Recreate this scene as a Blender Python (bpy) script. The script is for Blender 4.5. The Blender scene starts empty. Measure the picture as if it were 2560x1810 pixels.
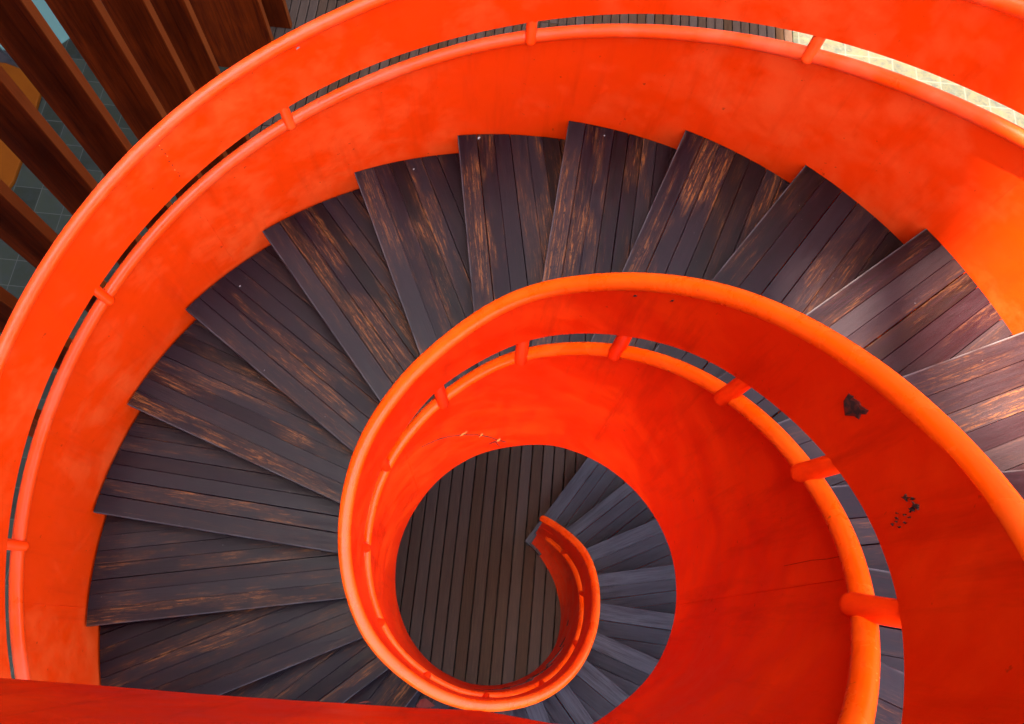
import bpy, bmesh, math, random
from mathutils import Vector, noise
random.seed(7)
R = math.radians
scene = bpy.context.scene
col = scene.collection

# ------------------------------------------------------------------ camera, sky, sun, exposure
cd = bpy.data.cameras.new('camera'); cam = bpy.data.objects.new('camera', cd); col.objects.link(cam)
cam.location = (-0.35891, -0.09680, 7.12689)
cam.rotation_euler = (0.348168, -0.049468, -0.912905)
cd.sensor_width = 36; cd.lens = 36 * 1900.76 / 2560
cd.clip_start = 0.02; cd.clip_end = 300
scene.camera = cam

DX, DY = 0.5399, -0.8417          # "u": image right, on the ground
SX, SY = 0.8417, 0.5399           # "s": image up, on the ground
def US(u, s, z=0.0): return Vector((u*DX + s*SX, u*DY + s*SY, z))

SUN_ELEV = R(76)
d = Vector((-DX*math.cos(SUN_ELEV), -DY*math.cos(SUN_ELEV), math.sin(SUN_ELEV)))   # towards the sun
w = bpy.data.worlds.new('World'); scene.world = w; w.use_nodes = True
nt = w.node_tree; bg = nt.nodes['Background']
sky = nt.nodes.new('ShaderNodeTexSky'); sky.sky_type = 'NISHITA'; sky.sun_disc = False
sky.sun_elevation = SUN_ELEV; sky.sun_rotation = math.atan2(d.x, d.y)
sky.air_density = 1.0; sky.dust_density = 2.5
nt.links.new(sky.outputs[0], bg.inputs[0]); bg.inputs[1].default_value = 0.15
sl = bpy.data.lights.new('sun', 'SUN'); sl.energy = 5.0; sl.angle = R(0.5); sl.color = (1, 0.89, 0.72)
so = bpy.data.objects.new('sun', sl); col.objects.link(so)
so.rotation_euler = (-d).to_track_quat('-Z', 'Y').to_euler(); so.location = d*40
scene.view_settings.view_transform = 'Standard'; scene.view_settings.look = 'None'
scene.view_settings.exposure = 3.6; scene.view_settings.gamma = 1

# ------------------------------------------------------------------ materials
class NT:
    def __init__(s, name):
        s.m = bpy.data.materials.new(name); s.m.use_nodes = True
        s.t = s.m.node_tree; s.n = s.t.nodes; s.b = s.n['Principled BSDF']
    def add(s, kind, **kw):
        nd = s.n.new(kind)
        for k, v in kw.items():
            if k.startswith('in_'): nd.inputs[k[3:].replace('_', ' ')].default_value = v
            else: setattr(nd, k, v)
        return nd
    def link(s, a, b): s.t.links.new(a, b)
    def noise(s, vec, scale, detail=4, rough=0.55, dist=0.0):
        nd = s.add('ShaderNodeTexNoise'); nd.inputs['Scale'].default_value = scale
        nd.inputs['Detail'].default_value = detail; nd.inputs['Roughness'].default_value = rough
        nd.inputs['Distortion'].default_value = dist
        if vec is not None: s.link(vec, nd.inputs['Vector'])
        return nd.outputs['Fac']
    def mapr(s, fac, a, b, c=0.0, dd=1.0):
        nd = s.add('ShaderNodeMapRange'); nd.inputs[1].default_value = a; nd.inputs[2].default_value = b
        nd.inputs[3].default_value = c; nd.inputs[4].default_value = dd
        s.link(fac, nd.inputs[0]); return nd.outputs[0]
    def mix(s, fac, a, b, mode='MIX'):
        nd = s.add('ShaderNodeMix', data_type='RGBA', blend_type=mode)
        for k, v in ((0, fac), (6, a), (7, b)):
            if isinstance(v, (int, float)): nd.inputs[k].default_value = v
            elif isinstance(v, tuple): nd.inputs[k].default_value = (*v, 1)
            else: s.link(v, nd.inputs[k])
        return nd.outputs[2]
    def math(s, op, a, b=None):
        nd = s.add('ShaderNodeMath', operation=op)
        for k, v in ((0, a), (1, b)):
            if v is None: continue
            if isinstance(v, (int, float)): nd.inputs[k].default_value = v
            else: s.link(v, nd.inputs[k])
        return nd.outputs[0]
    def coord(s, out='Object', scale=(1, 1, 1), rnd=False):
        tc = s.add('ShaderNodeTexCoord'); mp = s.add('ShaderNodeMapping')
        s.link(tc.outputs[out], mp.inputs[0]); mp.inputs['Scale'].default_value = scale
        if rnd:
            oi = s.add('ShaderNodeObjectInfo'); vm = s.add('ShaderNodeVectorMath', operation='SCALE')
            vm.inputs[0].default_value = (37, 51, 23); s.link(oi.outputs['Random'], vm.inputs['Scale'])
            s.link(vm.outputs[0], mp.inputs['Location'])
        return mp.outputs[0]
    def bump(s, h, strength, dist=0.01):
        nd = s.add('ShaderNodeBump'); nd.inputs['Strength'].default_value = strength; nd.inputs['Distance'].default_value = dist
        s.link(h, nd.inputs['Height']); s.link(nd.outputs[0], s.b.inputs['Normal'])

def paint_mat(name, base, faded, dirt=0.35, rough=0.42, spec=0.16):
    k = NT(name); v = k.coord()
    n1 = k.noise(v, 1.1, 5, 0.62, 0.8); n2 = k.noise(v, 5.5, 5, 0.65)
    f = k.mapr(k.math('MULTIPLY', n1, n2), 0.2, 0.36)
    c = k.mix(f, base, faded)
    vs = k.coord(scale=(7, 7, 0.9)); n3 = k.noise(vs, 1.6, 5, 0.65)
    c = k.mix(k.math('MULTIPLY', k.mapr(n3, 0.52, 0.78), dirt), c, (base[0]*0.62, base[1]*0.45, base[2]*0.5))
    n4 = k.noise(v, 26, 3, 0.6)
    c = k.mix(k.math('MULTIPLY', k.mapr(n4, 0.70, 0.75), 0.5), c, (0.16, 0.012, 0.004))        # small rust scuffs
    k.link(c, k.b.inputs['Base Color'])
    k.link(k.mapr(n2, 0.3, 0.7, rough-0.08, rough+0.16), k.b.inputs['Roughness'])
    k.b.inputs['Specular IOR Level'].default_value = spec
    k.bump(k.math('ADD', k.noise(v, 9, 3), k.math('MULTIPLY', k.noise(v, 260, 2), 0.12)), 0.25, 0.006)
    return k.m
M = {}
M['paint'] = paint_mat('orange_paint', (0.89, 0.043, 0.0003), (0.94, 0.082, 0.010))
M['paint_inner'] = paint_mat('orange_inner_paint', (0.74, 0.020, 0.0001), (0.86, 0.040, 0.0006), 0.75, 0.4, 0.12)  # less sun-faded than the outer guard; also darkened for shade in the well
M['rail'] = paint_mat('orange_rail_paint', (0.92, 0.072, 0.0002), (0.93, 0.10, 0.004), 0.2, 0.25, 0.28)

POFF = 0.0401
M['rail_outer'] = paint_mat('orange_outer_rail_paint', (0.92, 0.055, 0.001), (0.94, 0.085, 0.020), 0.2, 0.34, 0.4)
def wood_mat(name, c1, c2, wear, amount, rough=0.42, edge=False, tv=1.0):
    k = NT(name); v = k.coord(rnd=True); vs = k.coord(scale=(1.1, 17, 17), rnd=True)
    g = k.noise(vs, 2.4, 6, 0.7, 0.3); big = k.noise(v, 2.1, 3, 0.5)
    fine = k.noise(k.coord(scale=(3, 90, 90), rnd=True), 2.2, 4, 0.7)
    at = k.add('ShaderNodeAttribute', attribute_name='tone')
    c = k.mix(k.mapr(g, 0.3, 0.72), c1, c2)
    c = k.mix(k.mapr(fine, 0.35, 0.7), c, (c1[0]*0.7, c1[1]*0.7, c1[2]*0.75))
    # per-plank tone
    br = k.add('ShaderNodeBrightContrast'); k.link(c, br.inputs[0])
    k.link(k.mapr(at.outputs['Fac'], 0, 1, -0.004*tv, 0.005*tv), br.inputs[1]); c = br.outputs[0]
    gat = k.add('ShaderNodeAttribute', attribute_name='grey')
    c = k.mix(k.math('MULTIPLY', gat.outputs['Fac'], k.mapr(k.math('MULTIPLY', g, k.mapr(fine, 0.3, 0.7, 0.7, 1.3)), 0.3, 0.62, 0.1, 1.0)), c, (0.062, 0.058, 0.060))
    # worn streaks down to bare orange wood, fine and along the grain, inside softer brown scuffed zones
    wat = k.add('ShaderNodeAttribute', attribute_name='wear')
    zone = k.noise(k.coord(scale=(1.0, 4.5, 4.5), rnd=True), 2.3, 3, 0.6, 0.3)
    zone = k.math('MULTIPLY', k.mapr(zone, 0.45, 0.60), k.mapr(wat.outputs['Fac'], 0.35, 0.95))
    w1 = k.noise(k.coord(scale=(2.6, 52, 52), rnd=True), 2.0, 8, 0.72, 0.25)
    w2 = k.noise(k.coord(scale=(7, 30, 30), rnd=True), 3.0, 6, 0.75, 0.6)
    scr = k.math('MULTIPLY', k.mapr(w1, 0.525, 0.575), k.mapr(w2, 0.40, 0.54))
    c = k.mix(k.math('MULTIPLY', k.math('MULTIPLY', zone, k.mapr(w2, 0.35, 0.6)), 0.42*amount), c, (wear[0]*0.45, wear[1]*0.42, wear[2]*0.5))
    c = k.mix(k.math('MULTIPLY', k.math('MULTIPLY', scr, zone), amount), c, wear)
    lone = k.noise(k.coord(scale=(1.2, 80, 80), rnd=True), 2.0, 3, 0.5)
    c = k.mix(k.math('MULTIPLY', k.math('MULTIPLY', k.mapr(lone, 0.70, 0.74), k.mapr(w2, 0.45, 0.6)), 0.7*amount), c, (wear[0]*0.8, wear[1]*0.9, wear[2]*1.2))
    sp = k.noise(v, 55, 2, 0.5); c = k.mix(k.math('MULTIPLY', k.mapr(sp, 0.775, 0.79), 0.6), c, (0.15, 0.15, 0.15))
    k.b.inputs['Specular IOR Level'].default_value = 0.16
    po = k.add('ShaderNodeTexCoord'); sx = k.add('ShaderNodeSeparateXYZ'); k.link(po.outputs['Object'], sx.inputs[0])
    if edge: c = k.mix(k.math('MULTIPLY', k.mapr(sx.outputs['Y'], POFF-0.0075, POFF-0.002), k.mapr(k.noise(v, 6, 4), 0.35, 0.55, 0.15, 0.75)), c, (0.07, 0.06, 0.062))
    k.link(c, k.b.inputs['Base Color'])
    k.link(k.mapr(g, 0.3, 0.7, rough-0.06, rough+0.14), k.b.inputs['Roughness'])
    k.bump(k.math('ADD', k.math('MULTIPLY', fine, 0.6), g), 0.3, 0.004)
    return k.m
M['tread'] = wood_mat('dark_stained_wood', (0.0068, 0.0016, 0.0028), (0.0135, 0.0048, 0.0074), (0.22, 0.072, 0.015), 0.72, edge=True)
M['deck'] = wood_mat('deck_wood', (0.048, 0.021, 0.011), (0.088, 0.047, 0.024), (0.08, 0.04, 0.015), 0.35, 0.55, tv=2.0)
k = NT('dark_gap'); k.b.inputs['Base Color'].default_value = (0.008, 0.006, 0.006, 1); k.b.inputs['Roughness'].default_value = 0.9; M['gap'] = k.m
k = NT('riser_wood'); k.b.inputs['Base Color'].default_value = (0.010, 0.005, 0.005, 1); k.b.inputs['Roughness'].default_value = 0.6
k.bump(k.noise(k.coord(scale=(1, 20, 20)), 3), 0.3); M['riser'] = k.m
# red-brown louvre boards
k = NT('louvre_wood'); vs = k.coord(scale=(14, 14, 0.8), rnd=True); g = k.noise(vs, 2.2, 6, 0.7, 0.4); b2 = k.noise(k.coord(rnd=True), 1.3, 3)
c = k.mix(k.mapr(g, 0.3, 0.7), (0.036, 0.0026, 0.0002), (0.16, 0.018, 0.0012)); c = k.mix(k.mapr(b2, 0.35, 0.7, 0, 0.6), c, (0.035, 0.003, 0.0005))
sx = k.add('ShaderNodeSeparateXYZ'); tc = k.add('ShaderNodeTexCoord'); k.link(tc.outputs['Object'], sx.inputs[0])
c = k.mix(k.math('MULTIPLY', k.mapr(sx.outputs['X'], -0.012, -0.002), k.mapr(b2, 0.3, 0.6, 0.35, 0.9)), c, (0.15, 0.026, 0.004))   # lighter end edge: side light put into the colour
k.link(c, k.b.inputs['Base Color']); k.b.inputs['Roughness'].default_value = 0.6; k.b.inputs['Specular IOR Level'].default_value = 0.05; k.bump(g, 0.3, 0.004); M['louvre'] = k.m
# stone paving
k = NT('stone_paving'); v = k.coord()
br = k.add('ShaderNodeTexBrick', offset=0.0, squash=1.0); k.link(v, br.inputs['Vector'])
br.inputs['Scale'].default_value = 1; br.inputs['Brick Width'].default_value = 0.282; br.inputs['Row Height'].default_value = 0.275
br.inputs['Mortar Size'].default_value = 0.0060; br.inputs['Mortar Smooth'].default_value = 0.2; br.inputs['Bias'].default_value = 0.0
br.inputs['Color1'].default_value = (0.015, 0.0165, 0.0085, 1); br.inputs['Color2'].default_value = (0.029, 0.026, 0.014, 1); br.inputs['Mortar'].default_value = (0.050, 0.048, 0.034, 1)
n1 = k.noise(v, 3.2, 6, 0.7, 0.5); n2 = k.noise(v, 15, 6, 0.75, 0.8); n3 = k.noise(v, 0.7, 3)
c = k.mix(k.mapr(n1, 0.40, 0.58, 0, 0.9), br.outputs['Color'], (0.040, 0.031, 0.008))
c = k.mix(k.mapr(n2, 0.5, 0.62, 0, 0.85), c, (0.009, 0.009, 0.006)); c = k.mix(k.mapr(n2, 0.34, 0.44, 0.8, 0), c, (0.042, 0.039, 0.026))
c = k.mix(br.outputs['Fac'], c, (0.050, 0.048, 0.034))
k.link(c, k.b.inputs['Base Color']); k.b.inputs['Roughness'].default_value = 0.6; k.bump(n2, 0.3, 0.004); M['paving'] = k.m
k = NT('grey_slate_paving'); v = k.coord()
br = k.add('ShaderNodeTexBrick', offset=0.0); k.link(v, br.inputs['Vector']); br.inputs['Scale'].default_value = 1
br.inputs['Brick Width'].default_value = 0.282; br.inputs['Row Height'].default_value = 0.282; br.inputs['Mortar Size'].default_value = 0.004
br.inputs['Color1'].default_value = (0.011, 0.0115, 0.0065, 1); br.inputs['Color2'].default_value = (0.023, 0.025, 0.015, 1); br.inputs['Mortar'].default_value = (0.055, 0.055, 0.042, 1)
n2 = k.noise(v, 9, 6, 0.7, 0.6); c = k.mix(k.mapr(n2, 0.45, 0.7, 0, 0.6), br.outputs['Color'], (0.02, 0.022, 0.022))
k.link(c, k.b.inputs['Base Color']); k.b.inputs['Roughness'].default_value = 0.45; k.b.inputs['Specular IOR Level'].default_value = 0.2; M['slate'] = k.m
k = NT('water'); k.b.inputs['Base Color'].default_value = (0.085, 0.15, 0.125, 1); k.b.inputs['Roughness'].default_value = 0.08
k.bump(k.noise(k.coord(), 3, 2), 0.05, 0.01); M['water'] = k.m
k = NT('bench_paint'); v = k.coord(); n = k.noise(v, 4, 4)
k.link(k.mix(n, (0.10, 0.020, 0.0003), (0.15, 0.034, 0.0004)), k.b.inputs['Base Color']); k.b.inputs['Roughness'].default_value = 0.6; k.b.inputs['Specular IOR Level'].default_value = 0.08; M['bench'] = k.m
k = NT('rust'); v = k.coord(); n = k.noise(v, 60, 5, 0.7)
k.link(k.mix(k.mapr(n, 0.45, 0.65), (0.012, 0.004, 0.003), (0.10, 0.016, 0.006)), k.b.inputs['Base Color']); k.b.inputs['Roughness'].default_value = 0.9; M['rust'] = k.m
k = NT('old_primer'); k.b.inputs['Base Color'].default_value = (0.11, 0.007, 0.003, 1); k.b.inputs['Roughness'].default_value = 0.8; M['primer'] = k.m
k = NT('white_spot'); k.b.inputs['Base Color'].default_value = (0.32, 0.31, 0.29, 1); M['spot'] = k.m
k = NT('filler'); k.b.inputs['Base Color'].default_value = (0.75, 0.24, 0.04, 1); k.b.inputs['Roughness'].default_value = 0.7; M['chip'] = k.m
k = NT('black_rubber'); k.b.inputs['Base Color'].default_value = (0.01, 0.012, 0.012, 1); M['black'] = k.m
k = NT('plaster'); k.b.inputs['Base Color'].default_value = (0.55, 0.53, 0.5, 1); k.b.inputs['Roughness'].default_value = 0.8
k.bump(k.noise(k.coord(), 6, 4), 0.2); M['plaster'] = k.m
k = NT('wall'); k.b.inputs['Base Color'].default_value = (0.10, 0.09, 0.08, 1); k.b.inputs['Roughness'].default_value = 0.8; M['wall'] = k.m
k = NT('glass'); k.b.inputs['Base Color'].default_value = (0.03, 0.04, 0.045, 1); k.b.inputs['Roughness'].default_value = 0.08; M['glass'] = k.m
k = NT('ground'); v = k.coord(); n = k.noise(v, 0.6, 5)
k.link(k.mix(n, (0.2, 0.2, 0.17), (0.3, 0.28, 0.22)), k.b.inputs['Base Color']); k.b.inputs['Roughness'].default_value = 0.8; M['ground'] = k.m

# ------------------------------------------------------------------ object helpers
def link_mesh(name, verts, faces, mat, parent=None, smooth=False, bevel=0):
    me = bpy.data.meshes.new(name); me.from_pydata([tuple(v) for v in verts], [], faces)
    bm = bmesh.new(); bm.from_mesh(me); bmesh.ops.recalc_face_normals(bm, faces=bm.faces); bm.to_mesh(me); bm.free()
    me.materials.append(M[mat])
    if smooth:
        for p in me.polygons: p.use_smooth = True
        try: me.set_sharp_from_angle(angle=R(40))
        except Exception: pass
    o = bpy.data.objects.new(name, me); col.objects.link(o)
    if parent is not None: o.parent = parent
    if bevel:
        b = o.modifiers.new('bevel', 'BEVEL'); b.width = bevel; b.segments = 2; b.limit_method = 'ANGLE'; b.angle_limit = R(50)
    return o
def tag(o, label=None, cat=None, group=None, kind=None):
    for a, b in (('label', label), ('category', cat), ('group', group), ('kind', kind)):
        if b: o[a] = b
    return o
def empty(name, loc=(0, 0, 0)):
    o = bpy.data.objects.new(name, None); o.location = loc; o.empty_display_size = 0.2; col.objects.link(o); return o

# ------------------------------------------------------------------ stair geometry (metres)
H = 0.165; DTH = 0.2630483; RO = 2.2668; RI = 0.6521; POFF = 0.0401
def th(n): return -(n-1)*DTH
def lerp_tab(tab, x):
    if x <= tab[0][0]: return tab[0][1]
    for (a, va), (b, vb) in zip(tab, tab[1:]):
        if x <= b:
            t = (x-a)/(b-a); t = t*t*(3-2*t) if False else t
            return va + (vb-va)*t
    return tab[-1][1]
T_TOP = [(0.8, .655), (2.1, .668), (3.2, .697), (4.4, .694), (5.2, .688), (6.7, .697), (8, .707), (9.2, .704), (10.2, .694), (11.9, .692), (12.8, .691), (13.6, .695),
         (14.5, .706), (15, .704), (15.7, .701), (16.6, .698), (17.4, .700), (18.4, .702), (19.4, .700), (20.4, .705), (21.1, .711), (21.6, .720), (22.3, .734), (23, .735),
         (23.7, .732), (24.7, .732), (25.6, .729), (26.3, .719), (27.2, .715), (28, .719), (29.3, .721), (31, .70), (33, .66)]
T_BOT = [(1, .592), (2.7, .585), (4, .617), (5.2, .641), (7, .68), (8.5, .685), (10.5, .675), (12.5, .66), (14, .655), (15.8, .646), (18, .641), (19.5, .643), (20.8, .650), (22.1, .650),
         (23.4, .654), (24.3, .660), (25.2, .659), (26.3, .656), (27.2, .660), (28.2, .662), (29, .659), (30, .652), (30.9, .642), (31.4, .634), (32.3, .615), (33, .611)]
T_OUT = [(0, 0), (17.9, .018), (19, .006), (20, .004), (21.2, -.012), (22.5, -.01), (24, -.012), (25.4, -.02), (27, -.02), (34, 0)]
def smooth_tab(tab, x, wd=0.45): return (lerp_tab(tab, x-wd) + 2*lerp_tab(tab, x) + lerp_tab(tab, x+wd))/4
# the landing rail leaves the helix and runs on almost straight: plan points
LAND = [(-0.3365, -0.5120), (-0.400, -0.422), (-0.497, -0.237), (-0.628, -0.050), (-0.788, 0.184), (-0.946, 0.419), (-1.100, 0.655), (-1.254, 0.888), (-1.56, 1.355), (-1.87, 1.82), (-2.2, 2.32)]
N_END = 33.0
def inner_pt(n, f):
    """plan point and outward (towards the treads) unit normal of the well-side face; f 0 = panel foot, 1 = rail"""
    if n <= N_END:
        r = (1-f)*smooth_tab(T_BOT, n) + f*(smooth_tab(T_TOP, n)-.050)
        a = th(n); return Vector((r*math.cos(a), r*math.sin(a))), Vector((math.cos(a), math.sin(a)))
    t = n-N_END; i = min(int(t), len(LAND)-2); t -= i
    p0, p1 = Vector(LAND[i]), Vector(LAND[i+1]); p = p0.lerp(p1, t)
    q0 = Vector(LAND[max(i-1, 0)]); q1 = Vector(LAND[min(i+2, len(LAND)-1)])
    dr = ((p1-q0).normalized()*(1-t) + (q1-p0).normalized()*t).normalized() if i > 0 else (p1-p0).normalized()
    return p, Vector((-dr.y, dr.x))      # towards the landing
def inner_z(n): return H*min(n, N_END)
def outer_pt(n, f):
    a = th(n); r = RO + f*smooth_tab(T_OUT, n); return Vector((r*math.cos(a), r*math.sin(a))), Vector((math.cos(a), math.sin(a)))
def outer_z(n): return H*min(n, 32.5)
def wob(n, seed, amp): return amp*noise.noise(Vector((n*0.55, seed, 0)))

def sheet(name, ptf, zf, n0, n1, c0, c1, f0, f1, thick, mat, parent, dn=0.125, rows=5, zmin=0.0):
    N = max(2, int((n1-n0)/dn)); V = []; F = []
    for i in range(N+1):
        n = n0+(n1-n0)*i/N
        for side in (0, 1):
            for j in range(rows+1):
                t = j/rows
                za = max(zf(n)+c0(n), zmin); zb = max(zf(n)+c1(n), za+0.003); z = za+(zb-za)*t
                p, nr = ptf(n, f0+(f1-f0)*t)
                p = p + nr*(thick*side) + nr*wob(n+3*z, 5.0, 0.004)
                V.append((p.x, p.y, z))
    W = 2*(rows+1)
    def idx(i, s, j): return i*W + s*(rows+1) + j
    for i in range(N):
        for j in range(rows):
            F.append((idx(i, 0, j), idx(i+1, 0, j), idx(i+1, 0, j+1), idx(i, 0, j+1)))
            F.append((idx(i, 1, j), idx(i, 1, j+1), idx(i+1, 1, j+1), idx(i+1, 1, j)))
        F.append((idx(i, 0, rows), idx(i+1, 0, rows), idx(i+1, 1, rows), idx(i, 1, rows)))
        F.append((idx(i, 0, 0), idx(i, 1, 0), idx(i+1, 1, 0), idx(i+1, 0, 0)))
    for i in (0, N):
        for j in range(rows):
            F.append((idx(i, 0, j), idx(i, 0, j+1), idx(i, 1, j+1), idx(i, 1, j)))
    return link_mesh(name, V, F, mat, parent, smooth=True)

def tube_path(name, pts, rad, mat, parent, seg=16, cap_round=True, flat=1.0, upv=None):
    V = []; F = []; P = [Vector(p) for p in pts]
    rr = [rad]*len(P)
    if cap_round:
        t0 = (P[0]-P[1]).normalized(); t1 = (P[-1]-P[-2]).normalized()
        pre = [P[0]+t0*rad*0.95*math.sin(a) for a in (R(88), R(60), R(30))]; prr = [rad*math.cos(a) for a in (R(88), R(60), R(30))]
        post = [P[-1]+t1*rad*0.95*math.sin(a) for a in (R(30), R(60), R(88))]; por = [rad*math.cos(a) for a in (R(30), R(60), R(88))]
        P = pre+P+post; rr = prr+rr+por
    n = len(P)
    for i, p in enumerate(P):
        t = (P[min(i+1, n-1)]-P[max(i-1, 0)]).normalized()
        up = upv or (Vector((0, 0, 1)) if abs(t.z) < 0.9 else Vector((1, 0, 0)))
        x = t.cross(up).normalized(); y = x.cross(t).normalized()
        for k_ in range(seg):
            a = 2*math.pi*k_/seg; V.append(p + x*(rr[i]*math.cos(a)) + y*(rr[i]*math.sin(a)*flat))
    for i in range(n-1):
        for k_ in range(seg):
            a, b = i*seg+k_, i*seg+(k_+1) % seg
            F.append((a, b, b+seg, a+seg))
    F.append(tuple(range(seg))); F.append(tuple((n-1)*seg+k_ for k_ in range(seg-1, -1, -1)))
    return link_mesh(name, V, F, mat, parent, smooth=True)
def rail(name, ptf, zf, n0, n1, c, f, off, rad, mat, parent, dn=0.125, flat=1.0):
    N = int((n1-n0)/dn); pts = []
    for i in range(N+1):
        n = n0+(n1-n0)*i/N; p, nr = ptf(n, f); p = p+nr*(off+wob(n, 1.7, 0.004)); pts.append((p.x, p.y, max(zf(n)+c+wob(n, 9.3, 0.008), 0.05)))
    return tube_path(name, pts, rad, mat, parent, flat=flat)

stair = empty('spiral_staircase')
tag(stair, 'bright orange steel spiral staircase with dark wooden treads winding down to the deck', 'staircase')

# outer guard: lower panel > lower rail, upper band, handrail, brackets
og = sheet('outer_guard', outer_pt, outer_z, 0.9, 32.5, lambda n: -0.46, lambda n: 0.625, 0, 0.6, 0.012, 'paint', stair)
sheet('upper_band', outer_pt, outer_z, 0.9, 32.5, lambda n: 0.734+wob(n, 4.4, 0.012), lambda n: 1.08, 0.7, 1, 0.010, 'paint', og)
rail('handrail', outer_pt, outer_z, 0.7, 32.5, 1.084, 1, 0.010, 0.029, 'rail_outer', og)
rail('lower_rail', outer_pt, outer_z, 0.9, 32.5, 0.636, 0.6, 0.004, 0.030, 'rail_outer', og)
for k_ in range(15):
    n = 2.52+2*k_; p, nr = outer_pt(n, 0.7); z = outer_z(n); q = p-nr*0.022; t = p+nr*0.034
    tube_path('bracket', [(q.x, q.y, z+0.636), (q.x*.5+t.x*.5, q.y*.5+t.y*.5, z+0.68), (t.x, t.y, z+0.758)], 0.0255, 'paint', og, cap_round=True, upv=Vector((-nr.y, nr.x, 0)))

# inner guard round the well, carrying on as the landing guard
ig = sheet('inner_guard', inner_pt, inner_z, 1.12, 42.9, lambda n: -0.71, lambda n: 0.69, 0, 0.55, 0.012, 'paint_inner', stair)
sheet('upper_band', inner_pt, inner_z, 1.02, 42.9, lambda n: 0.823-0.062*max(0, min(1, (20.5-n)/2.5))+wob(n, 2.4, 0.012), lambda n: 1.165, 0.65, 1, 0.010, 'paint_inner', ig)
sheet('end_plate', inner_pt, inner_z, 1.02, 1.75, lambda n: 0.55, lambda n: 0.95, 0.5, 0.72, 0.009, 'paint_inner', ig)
rail('handrail', inner_pt, inner_z, 0.95, 42.9, 1.166, 1, 0.025, 0.0275, 'rail', ig)
rail('lower_rail', inner_pt, inner_z, 1.7, 42.9, 0.690, 0.58, 0.002, 0.024, 'rail', ig)
for n in (2.7, 4.75, 6.8, 8.8, 10.8, 12.8, 14.8, 16.74, 18.72, 20.66, 22.53, 24.38, 26.47, 28.17, 30.13, 32.0, 34.5, 37, 39.5):
    p, nr = inner_pt(n, 0.62); z = inner_z(n); q = p-nr*(0.021 if n > 20 else 0.0); t = p+nr*0.034
    tube_path('bracket', [(q.x, q.y, z+0.694), (q.x*.5+t.x*.5, q.y*.5+t.y*.5, z+0.76), (t.x, t.y, z+0.842)], 0.0245, 'paint_inner', ig, cap_round=True, upv=Vector((-nr.y, nr.x, 0)))

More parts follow.
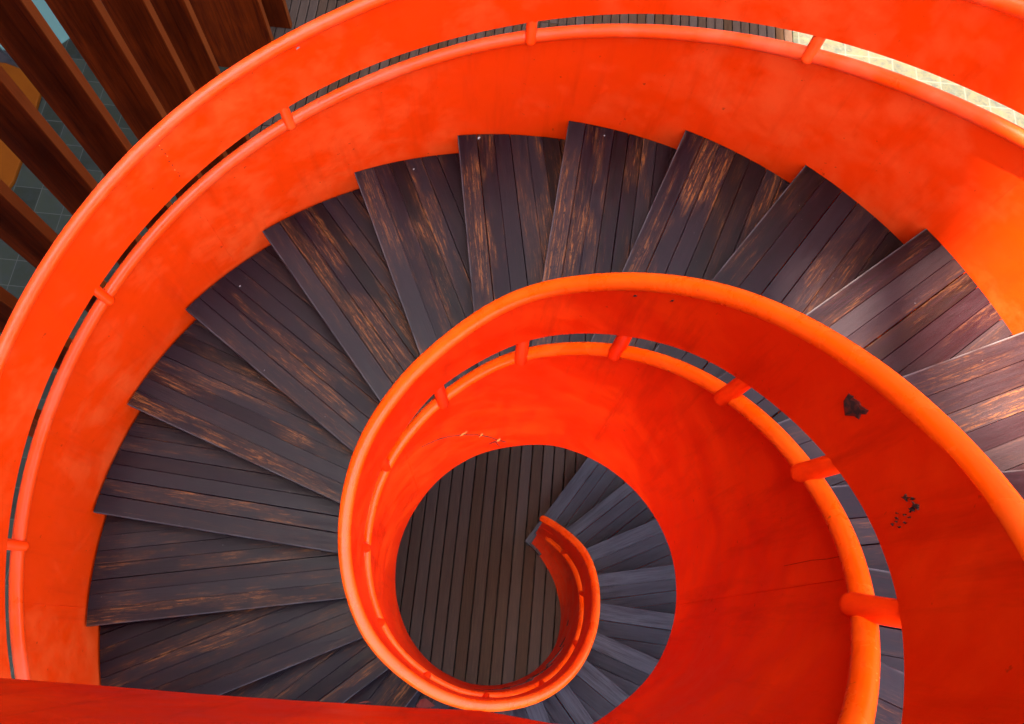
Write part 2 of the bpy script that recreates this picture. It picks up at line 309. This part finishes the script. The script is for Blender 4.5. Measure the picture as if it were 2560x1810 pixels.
# treads
def clip(poly, a, b, c):            # keep a*x+b*y <= c
    out = []
    for i in range(len(poly)):
        p, q = poly[i], poly[(i+1) % len(poly)]
        dp, dq = a*p[0]+b*p[1]-c, a*q[0]+b*q[1]-c
        if dp <= 0: out.append(p)
        if (dp < 0 < dq) or (dq < 0 < dp):
            t = dp/(dp-dq); out.append((p[0]+(q[0]-p[0])*t, p[1]+(q[1]-p[1])*t))
    return out
def area(poly): return abs(sum(poly[i][0]*poly[(i+1) % len(poly)][1]-poly[(i+1) % len(poly)][0]*poly[i][1] for i in range(len(poly))))/2
TT = 0.042
def make_tread(n):
    """local frame: x out along the nosing, y across the planks (back of the tread is -y), z=0 top"""
    rnd = random.Random(n*13+5); V = []; F = []; tone = []; wear = []; grey = []; first = True
    ri = (0.572 if n == 1 else min(smooth_tab(T_BOT, n), 0.66)*0.45 + 0.55*(smooth_tab(T_TOP, n)-.05) + 0.013); ro = RO-0.009
    sec = []
    a0, a1 = R(8), -DTH*1.25
    for i in range(25): a = a0+(a1-a0)*i/24; sec.append((ro*math.cos(a), ro*math.sin(a)))
    for i in range(17): a = a1+(a0-a1)*i/16; sec.append((ri*math.cos(a), ri*math.sin(a)))
    # back edge: the next nosing line moved 35 mm behind
    an = -DTH; nx, ny = -math.sin(an), math.cos(an)       # left normal of next nosing direction
    sec = clip(sec, -nx, -ny, -(POFF-0.035))
    sec = clip(sec, 0, 1, POFF)
    y = POFF
    wbase = rnd.uniform(0.076, 0.094)*(1.22 if n < 11 else 1)
    while y > -1.0:
        wd = wbase*rnd.uniform(0.93, 1.07)*(1.18 if y == POFF else 1); g = rnd.choice((0.0007, 0.001, 0.0014, 0.002, 0.0036))*(1.9 if n < 11 else 1)
        slip = rnd.uniform(-0.004, 0.004)
        po = clip(sec, 0, 1, y); po = clip(po, 0, -1, -(y-wd+g))
        y -= wd
        if len(po) < 3 or area(po) < 2e-4: 
            if len(po) < 3: break
            continue
        # drop duplicates
        q = [po[0]]
        for p in po[1:]:
            if (p[0]-q[-1][0])**2+(p[1]-q[-1][1])**2 > 1e-8: q.append(p)
        if (q[0][0]-q[-1][0])**2+(q[0][1]-q[-1][1])**2 < 1e-8: q.pop()
        b = len(V); m = len(q); tn = rnd.random(); wr = rnd.random(); gy = max(0, min(1, (13-n)/4.0))*(1.0 if first else 0.35+0.3*tn); first = False  # front plank of lower treads greyer: light on the nosing put into colour
        dz = rnd.uniform(-0.0012, 0.0)
        for z in (dz, -TT):
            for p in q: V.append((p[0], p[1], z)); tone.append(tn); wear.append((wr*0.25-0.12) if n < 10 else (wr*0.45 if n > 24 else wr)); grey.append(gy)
        F.append(tuple(range(b, b+m))); F.append(tuple(range(b+2*m-1, b+m-1, -1)))
        for i in range(m): F.append((b+i, b+(i+1) % m, b+m+(i+1) % m, b+m+i))
    o = link_mesh('tread', V, F, 'tread', stair, bevel=0.0022)
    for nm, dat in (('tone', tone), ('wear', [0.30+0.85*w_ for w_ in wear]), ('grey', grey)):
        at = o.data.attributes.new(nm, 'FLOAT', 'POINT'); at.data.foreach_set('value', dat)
    o.location = (0, 0, n*H); o.rotation_euler = (rnd.uniform(-.0015, .0015), 0, th(n))
    # riser board set back under the nosing, plus steel edge bearers
    rv = []; y0 = POFF-0.03
    for yy in (y0, y0-0.02):
        for xx in (ri+0.004, ro-0.012):
            for zz in (-TT, -H-0.004): rv.append((xx, yy, zz))
    link_mesh('riser', rv, [(0, 1, 3, 2), (4, 6, 7, 5), (0, 4, 5, 1), (2, 3, 7, 6), (0, 2, 6, 4), (1, 5, 7, 3)], 'riser', o)
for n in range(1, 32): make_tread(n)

# dark bedding under the planks of each flight + orange steel soffit (one continuous underside)
def soffit(name, c_top, c_bot, mat, r0, r1, zmin):
    V = []; F = []; N = 31*4; cols = 8
    for i in range(N+1):
        n = 1.1+(32.2-1.1)*i/N; a = th(n)
        for zc in (c_top, c_bot):
            for j in range(cols+1):
                r = (r0(n)+(r1-r0(n))*j/cols); V.append((r*math.cos(a), r*math.sin(a), max(n*H+zc, zmin+(0.01 if zc == c_top else 0))))
    W = 2*(cols+1)
    for i in range(N):
        for j in range(cols):
            b = i*W+j; F.append((b, b+1, b+1+W, b+W)); b += cols+1; F.append((b, b+W, b+1+W, b+1))
        b = i*W; F.append((b, b+W, b+W+cols+1, b+cols+1)); b = i*W+cols; F.append((b, b+cols+1, b+W+cols+1, b+W))
    for i in (0, N):
        for j in range(cols): b = i*W+j; F.append((b, b+1, b+cols+2, b+cols+1))
    return link_mesh(name, V, F, mat, stair, smooth=True)
soffit('soffit', -0.30, -0.33, 'paint', lambda n: 0.66*0.5+0.5*smooth_tab(T_BOT, n)+0.02, RO-0.004, 0.004)

# landing floor behind the landing guard
V = []; F = []
path = []
for i in range(0, 41):
    n = 32.0+i*0.265; p, nr = inner_pt(n, 0.0)
    inn = p+nr*0.016; out = p+nr*1.62
    if i < 4: out = nr*(RO-0.003)
    path.append((inn, out))
m = len(path)
for z in (32*H, 32*H-0.36):
    for a, b in path: V.append((a.x, a.y, z)); V.append((b.x, b.y, z))
for i in range(m-1):
    a = 2*i; F.append((a, a+1, a+3, a+2)); a += 2*m; F.append((a, a+2, a+3, a+1))
    a = 2*i; F.append((a, a+2, a+2+2*m, a+2*m)); F.append((a+1, a+1+2*m, a+3+2*m, a+3))
F.append((0, 2*m, 2*m+1, 1)); a = 2*m-2; F.append((a, a+1, a+1+2*m, a+2*m))
link_mesh('landing_floor', V, F, 'tread', stair)

# rust holes and torn paint on the well side of the upper band, cracked filler on the lower panel
def face_pt(guard, n, c, lift):
    if guard == 'o':
        p, nr = outer_pt(n, 0.7+0.3*(c-0.734)/0.346 if c > 0.7 else 0.6*(c+0.46)/1.085); z = outer_z(n)+c
        return p - nr*lift + nr*wob(n+3*z, 5.0, 0.004), z
    f = 0.55*(c+0.71)/1.40 if c < 0.69 else 0.65+0.35*(c-0.823)/0.342
    p, nr = inner_pt(n, f); z = inner_z(n)+c
    return p - nr*lift + nr*wob(n+3*z, 5.0, 0.004), z
def outline_patch(name, pts, mat, parent, guard='i', lift=0.0035, depth=0.004):
    V = []; F = []; m = len(pts)
    for l_ in (lift, lift-depth):
        for n, c in pts:
            p, z = face_pt(guard, n, c, l_); V.append((p.x, p.y, z))
    F = [tuple(range(m)), tuple(range(2*m-1, m-1, -1))]+[(i, (i+1) % m, m+(i+1) % m, m+i) for i in range(m)]
    return link_mesh(name, V, F, mat, parent)
def crack(name, pts, wd, mat, parent, guard='i'):
    r_ = random.Random(len(pts)); q = []
    for (a, b) in zip(pts, pts[1:]):
        for k_ in range(6):
            t = k_/6; q.append((a[0]+(b[0]-a[0])*t, a[1]+(b[1]-a[1])*t + r_.uniform(-.004, .004)))
    up = [(n, c+wd*r_.uniform(0.3, 1)) for n, c in q]; dn_ = [(n, c-wd*r_.uniform(0.3, 1)) for n, c in reversed(q)]
    return outline_patch(name, up+dn_, mat, parent, guard, 0.0015, 0.003)
def blob(n, c, wn, wc, seed, k_=19):
    r_ = random.Random(seed); return [(n+wn*math.cos(2*math.pi*i/k_)*r_.uniform(.4, 1)*(1.7 if i % 5 == seed % 5 else .8), c+wc*math.sin(2*math.pi*i/k_)*r_.uniform(.4, 1)*(1.7 if i % 5 == seed % 5 else .8)) for i in range(k_)]
outline_patch('primer_ring', [(a-(a-27.70)*0.06, b_-(b_-1.048)*0.02) for a, b_ in [(27.505, 1.082), (27.577, 1.078), (27.67, 1.082), (27.719, 1.074), (27.823, 1.079), (27.85, 1.061), (27.815, 1.050), (27.863, 1.028), (27.80, 1.026), (27.729, 1.002), (27.618, 1.027), (27.55, 1.046)]], 'primer', ig, lift=0.0022)
for n in (14.9, 19.35, 24.95, 29.7):
    cs_ = [-0.68+1.33*i/12 for i in range(13)]
    outline_patch('weld_seam', [(n+.012, c) for c in cs_]+[(n-.012, c) for c in reversed(cs_)], 'paint_inner', ig, lift=0.0018)
for n in (16.1, 19.56, 23.4, 26.1):
    cs_ = [-0.20+0.80*i/8 for i in range(9)]
    outline_patch('weld_seam', [(n+.004, c) for c in cs_]+[(n-.004, c) for c in reversed(cs_)], 'paint', og, 'o', lift=0.0015)
outline_patch('rust_hole', [(27.70+(a-27.70)*0.86, 1.048+(b_-1.048)*0.86) for a, b_ in [(27.505, 1.082), (27.56, 1.090), (27.577, 1.070), (27.622, 1.076), (27.67, 1.080), (27.719, 1.070), (27.77, 1.067), (27.823, 1.077), (27.85, 1.061), (27.804, 1.052), (27.863, 1.03), (27.839, 1.025), (27.80, 1.036), (27.765, 1.028), (27.729, 1.004), (27.68, 1.030), (27.618, 1.029), (27.55, 1.048)]], 'rust', ig)
for i, (n, c, a, b_) in enumerate([(28.917, 0.978, .032, .010), (28.955, 0.995, .015, .008), (29.036, 0.992, .04, .013), (29.07, 0.975, .022, .010), (29.114, 0.916, .018, .004), (29.167, 0.893, .014, .005), (29.189, 0.933, .014, .005), (29.10, 0.945, .010, .004), (29.14, 0.955, .008, .004), (29.22, 0.91, .010, .004), (29.15, 0.91, .008, .004), (29.06, 0.925, .01, .003)]):
    outline_patch('rust_spot', blob(n, c, a, b_, i+3), 'rust', ig)
for i, (n, c) in enumerate([(24.235, 1.118), (24.80, 1.112)]):
    outline_patch('paint_chip', blob(n, c, .028, .006, i+40, 9), 'rust', ig)
crack('paint_crack', [(19.876, 0.286), (20.315, 0.169), (20.619, 0.084), (21.096, -0.069), (21.697, -0.274), (22.005, -0.393), (22.26, -0.504), (22.555, -0.602)], 0.006, 'rust', ig)
crack('paint_crack', [(22.0, -0.53), (22.178, -0.515), (22.351, -0.672)], 0.008, 'rust', ig)
crack('paint_crack', [(29.363, 0.35), (29.369, 0.503), (29.402, 0.594), (29.406, 0.66)], 0.0035, 'rust', ig)
for i, (n, c) in enumerate([(21.15, -0.075), (21.72, -0.27), (22.27, -0.50)]):
    outline_patch('filler_patch', blob(n, c, .09, .03, i+70, 10), 'chip', ig)
crack('weld_crack', [(19.565, 1.043), (19.559, 0.989), (19.555, 0.932), (19.556, 0.876), (19.562, 0.76)], 0.002, 'rust', og, 'o') if False else None
r_ = random.Random(4)
for k_ in range(9):
    c = 1.045-0.03*k_+r_.uniform(-.006, .006); outline_patch('paint_chip', blob(19.56+r_.uniform(-.006, .006), c, .005, .0028, k_, 7), 'chip' if k_ % 3 == 0 else 'rust', og, 'o')
# torn paint flaps along the foot of the landing guard
for tri in ([(-0.695, 0.052), (-0.676, 0.038), (-0.668, 0.020)], [(-0.600, -0.085), (-0.579, -0.084), (-0.568, -0.094), (-0.566, -0.128), (-0.60, -0.10)]):
    m = len(tri); V = [(x, y, 4.733+0.004*(i % 2)) for i, (x, y) in enumerate(tri)]+[(x, y, 4.728) for x, y in tri]
    link_mesh('paint_flap', V, [tuple(range(m)), tuple(range(2*m-1, m-1, -1))]+[(i, (i+1) % m, m+(i+1) % m, m+i) for i in range(m)], 'primer', ig)
# pale droppings on the treads and the outer band
for i, (n, x, y) in enumerate([(22, 1.6698, 1.4819), (23, 2.009, 0.9085), (21, 1.3689, 1.7074), (18, 0.0779, 2.19), (17, -0.3717, 2.192), (19, 0.304, 2.1241)]):
    r_ = random.Random(i); k_ = 9; a = 0.011 if i == 0 else 0.006
    tri = [(x+a*r_.uniform(.5, 1)*math.cos(2*math.pi*j/k_), y+a*.7*r_.uniform(.5, 1)*math.sin(2*math.pi*j/k_)) for j in range(k_)]
    V = [(px, py, n*H+0.0025) for px, py in tri]+[(px, py, n*H-0.003) for px, py in tri]
    link_mesh('white_spot', V, [tuple(range(k_)), tuple(range(2*k_-1, k_-1, -1))]+[(j, (j+1) % k_, k_+(j+1) % k_, k_+j) for j in range(k_)], 'spot', stair)
outline_patch('white_spot', blob(20.757, 1.03, .012, .006, 5, 8), 'spot', og, 'o')

# ------------------------------------------------------------------ ground, paving, deck
def slab(name, u0, u1, s0, s1, z0, z1, mat, bevel=0):
    cs = [(u0, s0), (u1, s0), (u1, s1), (u0, s1)]
    V = [(u, s, z1) for u, s in cs]+[(u, s, z0) for u, s in cs]
    F = [(0, 1, 2, 3), (7, 6, 5, 4)]+[(i, (i+1) % 4, (i+1) % 4+4, i+4) for i in range(4)]
    o = link_mesh(name, V, F, mat, None, bevel=bevel); o.rotation_euler = (0, 0, math.atan2(DY, DX)); return o
tag(slab('ground', -90, 90, -90, 90, -0.6, -0.25, 'ground'), kind='structure')
U_L, U_R = -3.30, 3.03
pv = slab('paving', U_R+0.004, 22, -14, 26, -0.20, 0.0, 'paving'); tag(pv, kind='structure')
sp_ = slab('paving', -22, U_L-0.004, -14, 26, -0.20, 0.0, 'slate'); tag(sp_, kind='structure')
# deck: boards run along s, end joints at s = 4.74 and every 1.86 m; gaps 8 mm
V = []; F = []; tone = []; rnd = random.Random(3)
PW = 0.1062; u = U_L; rows_ = int(round((U_R-U_L)/PW)); PW = (U_R-U_L)/rows_
for i in range(rows_):
    for j in range(8):
        s0 = (-14, 4.74, 6.6, 8.46, 10.3, 12.2, 14, 16)[j]+0.003; s1 = (4.74, 6.6, 8.46, 10.3, 12.2, 14, 16, 20)[j]-0.003; a = U_L+PW*i+0.0055; b_ = a+PW-0.011; z = rnd.uniform(-0.002, 0)
        bi = len(V)
        for zz in (z, -0.05):
            V += [(s0, -a, zz), (s0, -b_, zz), (s1, -b_, zz), (s1, -a, zz)]
        tone += [rnd.random()]*8
        F += [(bi, bi+1, bi+2, bi+3), (bi+7, bi+6, bi+5, bi+4)]+[(bi+q, bi+(q+1) % 4, bi+(q+1) % 4+4, bi+q+4) for q in range(4)]
dk = link_mesh('deck', V, F, 'deck', None, bevel=0.003); dk.rotation_euler = (0, 0, math.atan2(SY, SX)); tag(dk, kind='structure')
for nm, dat in (('tone', tone), ('wear', tone)):
    at = dk.data.attributes.new(nm, 'FLOAT', 'POINT'); at.data.foreach_set('value', dat)
tag(slab('deck_base', U_L, U_R, -14, 26, -0.2, -0.07, 'gap'), kind='structure')

# pool, orange bench, cable beyond the louvres
def prism(name, pts, z0, z1, mat, parent=None, bevel=0, smooth=False):
    m = len(pts); V = [(*US(u, s, z1),) for u, s in pts]+[(*US(u, s, z0),) for u, s in pts]
    F = [tuple(range(m)), tuple(range(2*m-1, m-1, -1))]+[(i, (i+1) % m, (i+1) % m+m, i+m) for i in range(m)]
    return link_mesh(name, V, F, mat, parent, bevel=bevel)
tag(prism('pool_water', [(-9, 5.2), (-5.67, 5.2), (-5.30, 5.70), (-4.6, 6.6), (-3.95, 12), (-9, 12)], -0.1, 0.006, 'water'), kind='structure')
bench = prism('bench', [(-7.5, 2.9), (-5.60, 2.9), (-5.36, 3.7), (-5.36, 4.0), (-5.42, 4.86), (-5.60, 5.08), (-5.9, 5.17), (-7.5, 5.17)], 0.0, 0.05, 'bench', bevel=0.01)
prism('shade_strip', [(-7.5, 5.174), (-5.9, 5.174), (-5.60, 5.084), (-5.56, 5.20), (-5.9, 5.34), (-7.5, 5.34)], 0.0, 0.04, 'riser', bench)  # plinth's shaded side put in as a dark strip
tag(bench, 'low orange painted plinth on grey paving behind the dark louvres', 'plinth'); bench.name = 'plinth'

cb = tube_path('cable', [(1.14, 7.9, 1.0), (1.08, 7.276, 1.0), (1.039, 6.878, 0.99), (0.971, 6.149, 0.99), (0.953, 5.934, 1.0), (0.90, 5.3, 1.02)], 0.008, 'black', None, seg=8)
tag(cb, 'thin black cable strung past the louvres above the pale water', 'cable')
# louvre fins
fins = [(6.10, -2.91, 0.85), (5.46, -2.89, 0.90), (4.20, -2.90, 0.36), (3.705, -2.90, 0.33), (3.21, -2.90, 0.33), (2.68, -2.90, 0.33), (2.20, -2.90, 0.33), (1.68, -2.90, 0.33), (1.17, -2.90, 0.33), (0.66, -2.90, 0.33)]
fl = ['dark red louvre fin on the deck boards, rightmost of the screen',
      'broadest dark red louvre fin, second from the deck end of the screen',
      'dark red louvre fin just left of the broad one, third from the deck end',
      'dark red louvre fin fourth from the deck end of the screen',
      'dark red louvre fin fifth from the deck end of the screen',
      'dark red louvre fin sixth from the deck end, right of the pale water strip',
      'dark red louvre fin seventh from the deck end, beside the orange plinth',
      'dark red louvre fin eighth from the deck end, left edge of the photo',
      'dark red louvre fin ninth from the deck end, low at the left edge',
      'dark red louvre fin tenth from the deck end, lowest at the left edge']
for (s, ur, L_), lb in zip(fins, fl):
    T_ = 0.07; o = link_mesh('louvre_fin', [(-L_, 0, 0), (0, 0, 0), (0, T_, 0), (-L_, T_, 0), (-L_, 0, 8.5), (0, 0, 8.5), (0, T_, 8.5), (-L_, T_, 8.5)],
        [(3, 2, 1, 0), (4, 5, 6, 7), (0, 1, 5, 4), (1, 2, 6, 5), (2, 3, 7, 6), (3, 0, 4, 7)], 'louvre', None, bevel=0.004)
    o.location = US(ur, s, 0.001); o.rotation_euler = (0, 0, math.atan2(DY, DX)); tag(o, lb, 'louvre', 'vertical louvre fins beside the staircase')

# ------------------------------------------------------------------ unseen light blockers added (the tall one keeps the sun off the stair)
UB = -8.5
def KH(k_): return (k_-UB)*math.tan(SUN_ELEV)     # wall height whose shadow edge falls at u = k_ on the ground
def block(name, u0, u1, s0, s1, h, label, mat='wall'):
    root = empty(name, US((u0+u1)/2, (s0+s1)/2, 0)); root.rotation_euler = (0, 0, math.atan2(DY, DX)); tag(root, label, 'light_blocker')
    a, b = (u1-u0)/2, (s1-s0)/2
    def bx(nm, x0, x1, y0, y1, z0, z1, m, par):
        return link_mesh(nm, [(x0, y0, z0), (x1, y0, z0), (x1, y1, z0), (x0, y1, z0), (x0, y0, z1), (x1, y0, z1), (x1, y1, z1), (x0, y1, z1)],
                         [(3, 2, 1, 0), (4, 5, 6, 7), (0, 1, 5, 4), (1, 2, 6, 5), (2, 3, 7, 6), (3, 0, 4, 7)], m, par)
    wl = bx('wall', -a, a, -b, b, 0, h, mat, root)
    bx('blocker_rim', -a-.05, a, -b-.05, b+.05, h, h+.0, 'plaster', root) if False else None
    for f in range(int(h/3.4)):
        z = 1.2+3.4*f
        y = -b+1.5
        while y < b-2: bx('window', a-0.1, a+0.012, y, y+1.5, z, z+1.5, 'glass', root); y += 3.6
    return root
tw = block('sun_blocker', -30, UB, -14, 30, KH(2.0), 'unseen tall grey block added beyond the dark louvres to keep the sun off')
# added rim with an opening, shaped to throw sun patches on the right-hand treads
cu, cs = (-30+UB)/2, (-14+30)/2
for s0, s1, k0, k1 in ((-14, 0.45, 2.0, 2.965), (1.28, 30, 2.0, 2.98), (0.45, 1.28, 2.62, 2.76), (0.45, 1.28, 2.0, 2.24)):
    a0, a1, b0, b1, z0, z1 = UB-0.2-cu, UB-cu, s0-cs, s1-cs, KH(k0), KH(k1)
    link_mesh('blocker_rim', [(a0, b0, z0), (a1, b0, z0), (a1, b1, z0), (a0, b1, z0), (a0, b0, z1), (a1, b0, z1), (a1, b1, z1), (a0, b1, z1)],
              [(3, 2, 1, 0), (4, 5, 6, 7), (0, 1, 5, 4), (1, 2, 6, 5), (2, 3, 7, 6), (3, 0, 4, 7)], 'wall', tw)
block('light_blocker', -8.4, 16, 10, 22, 24, 'unseen grey block added beyond the deck and the paving to cut sky light')  # unseen block, added to cut sky light from beyond the deck
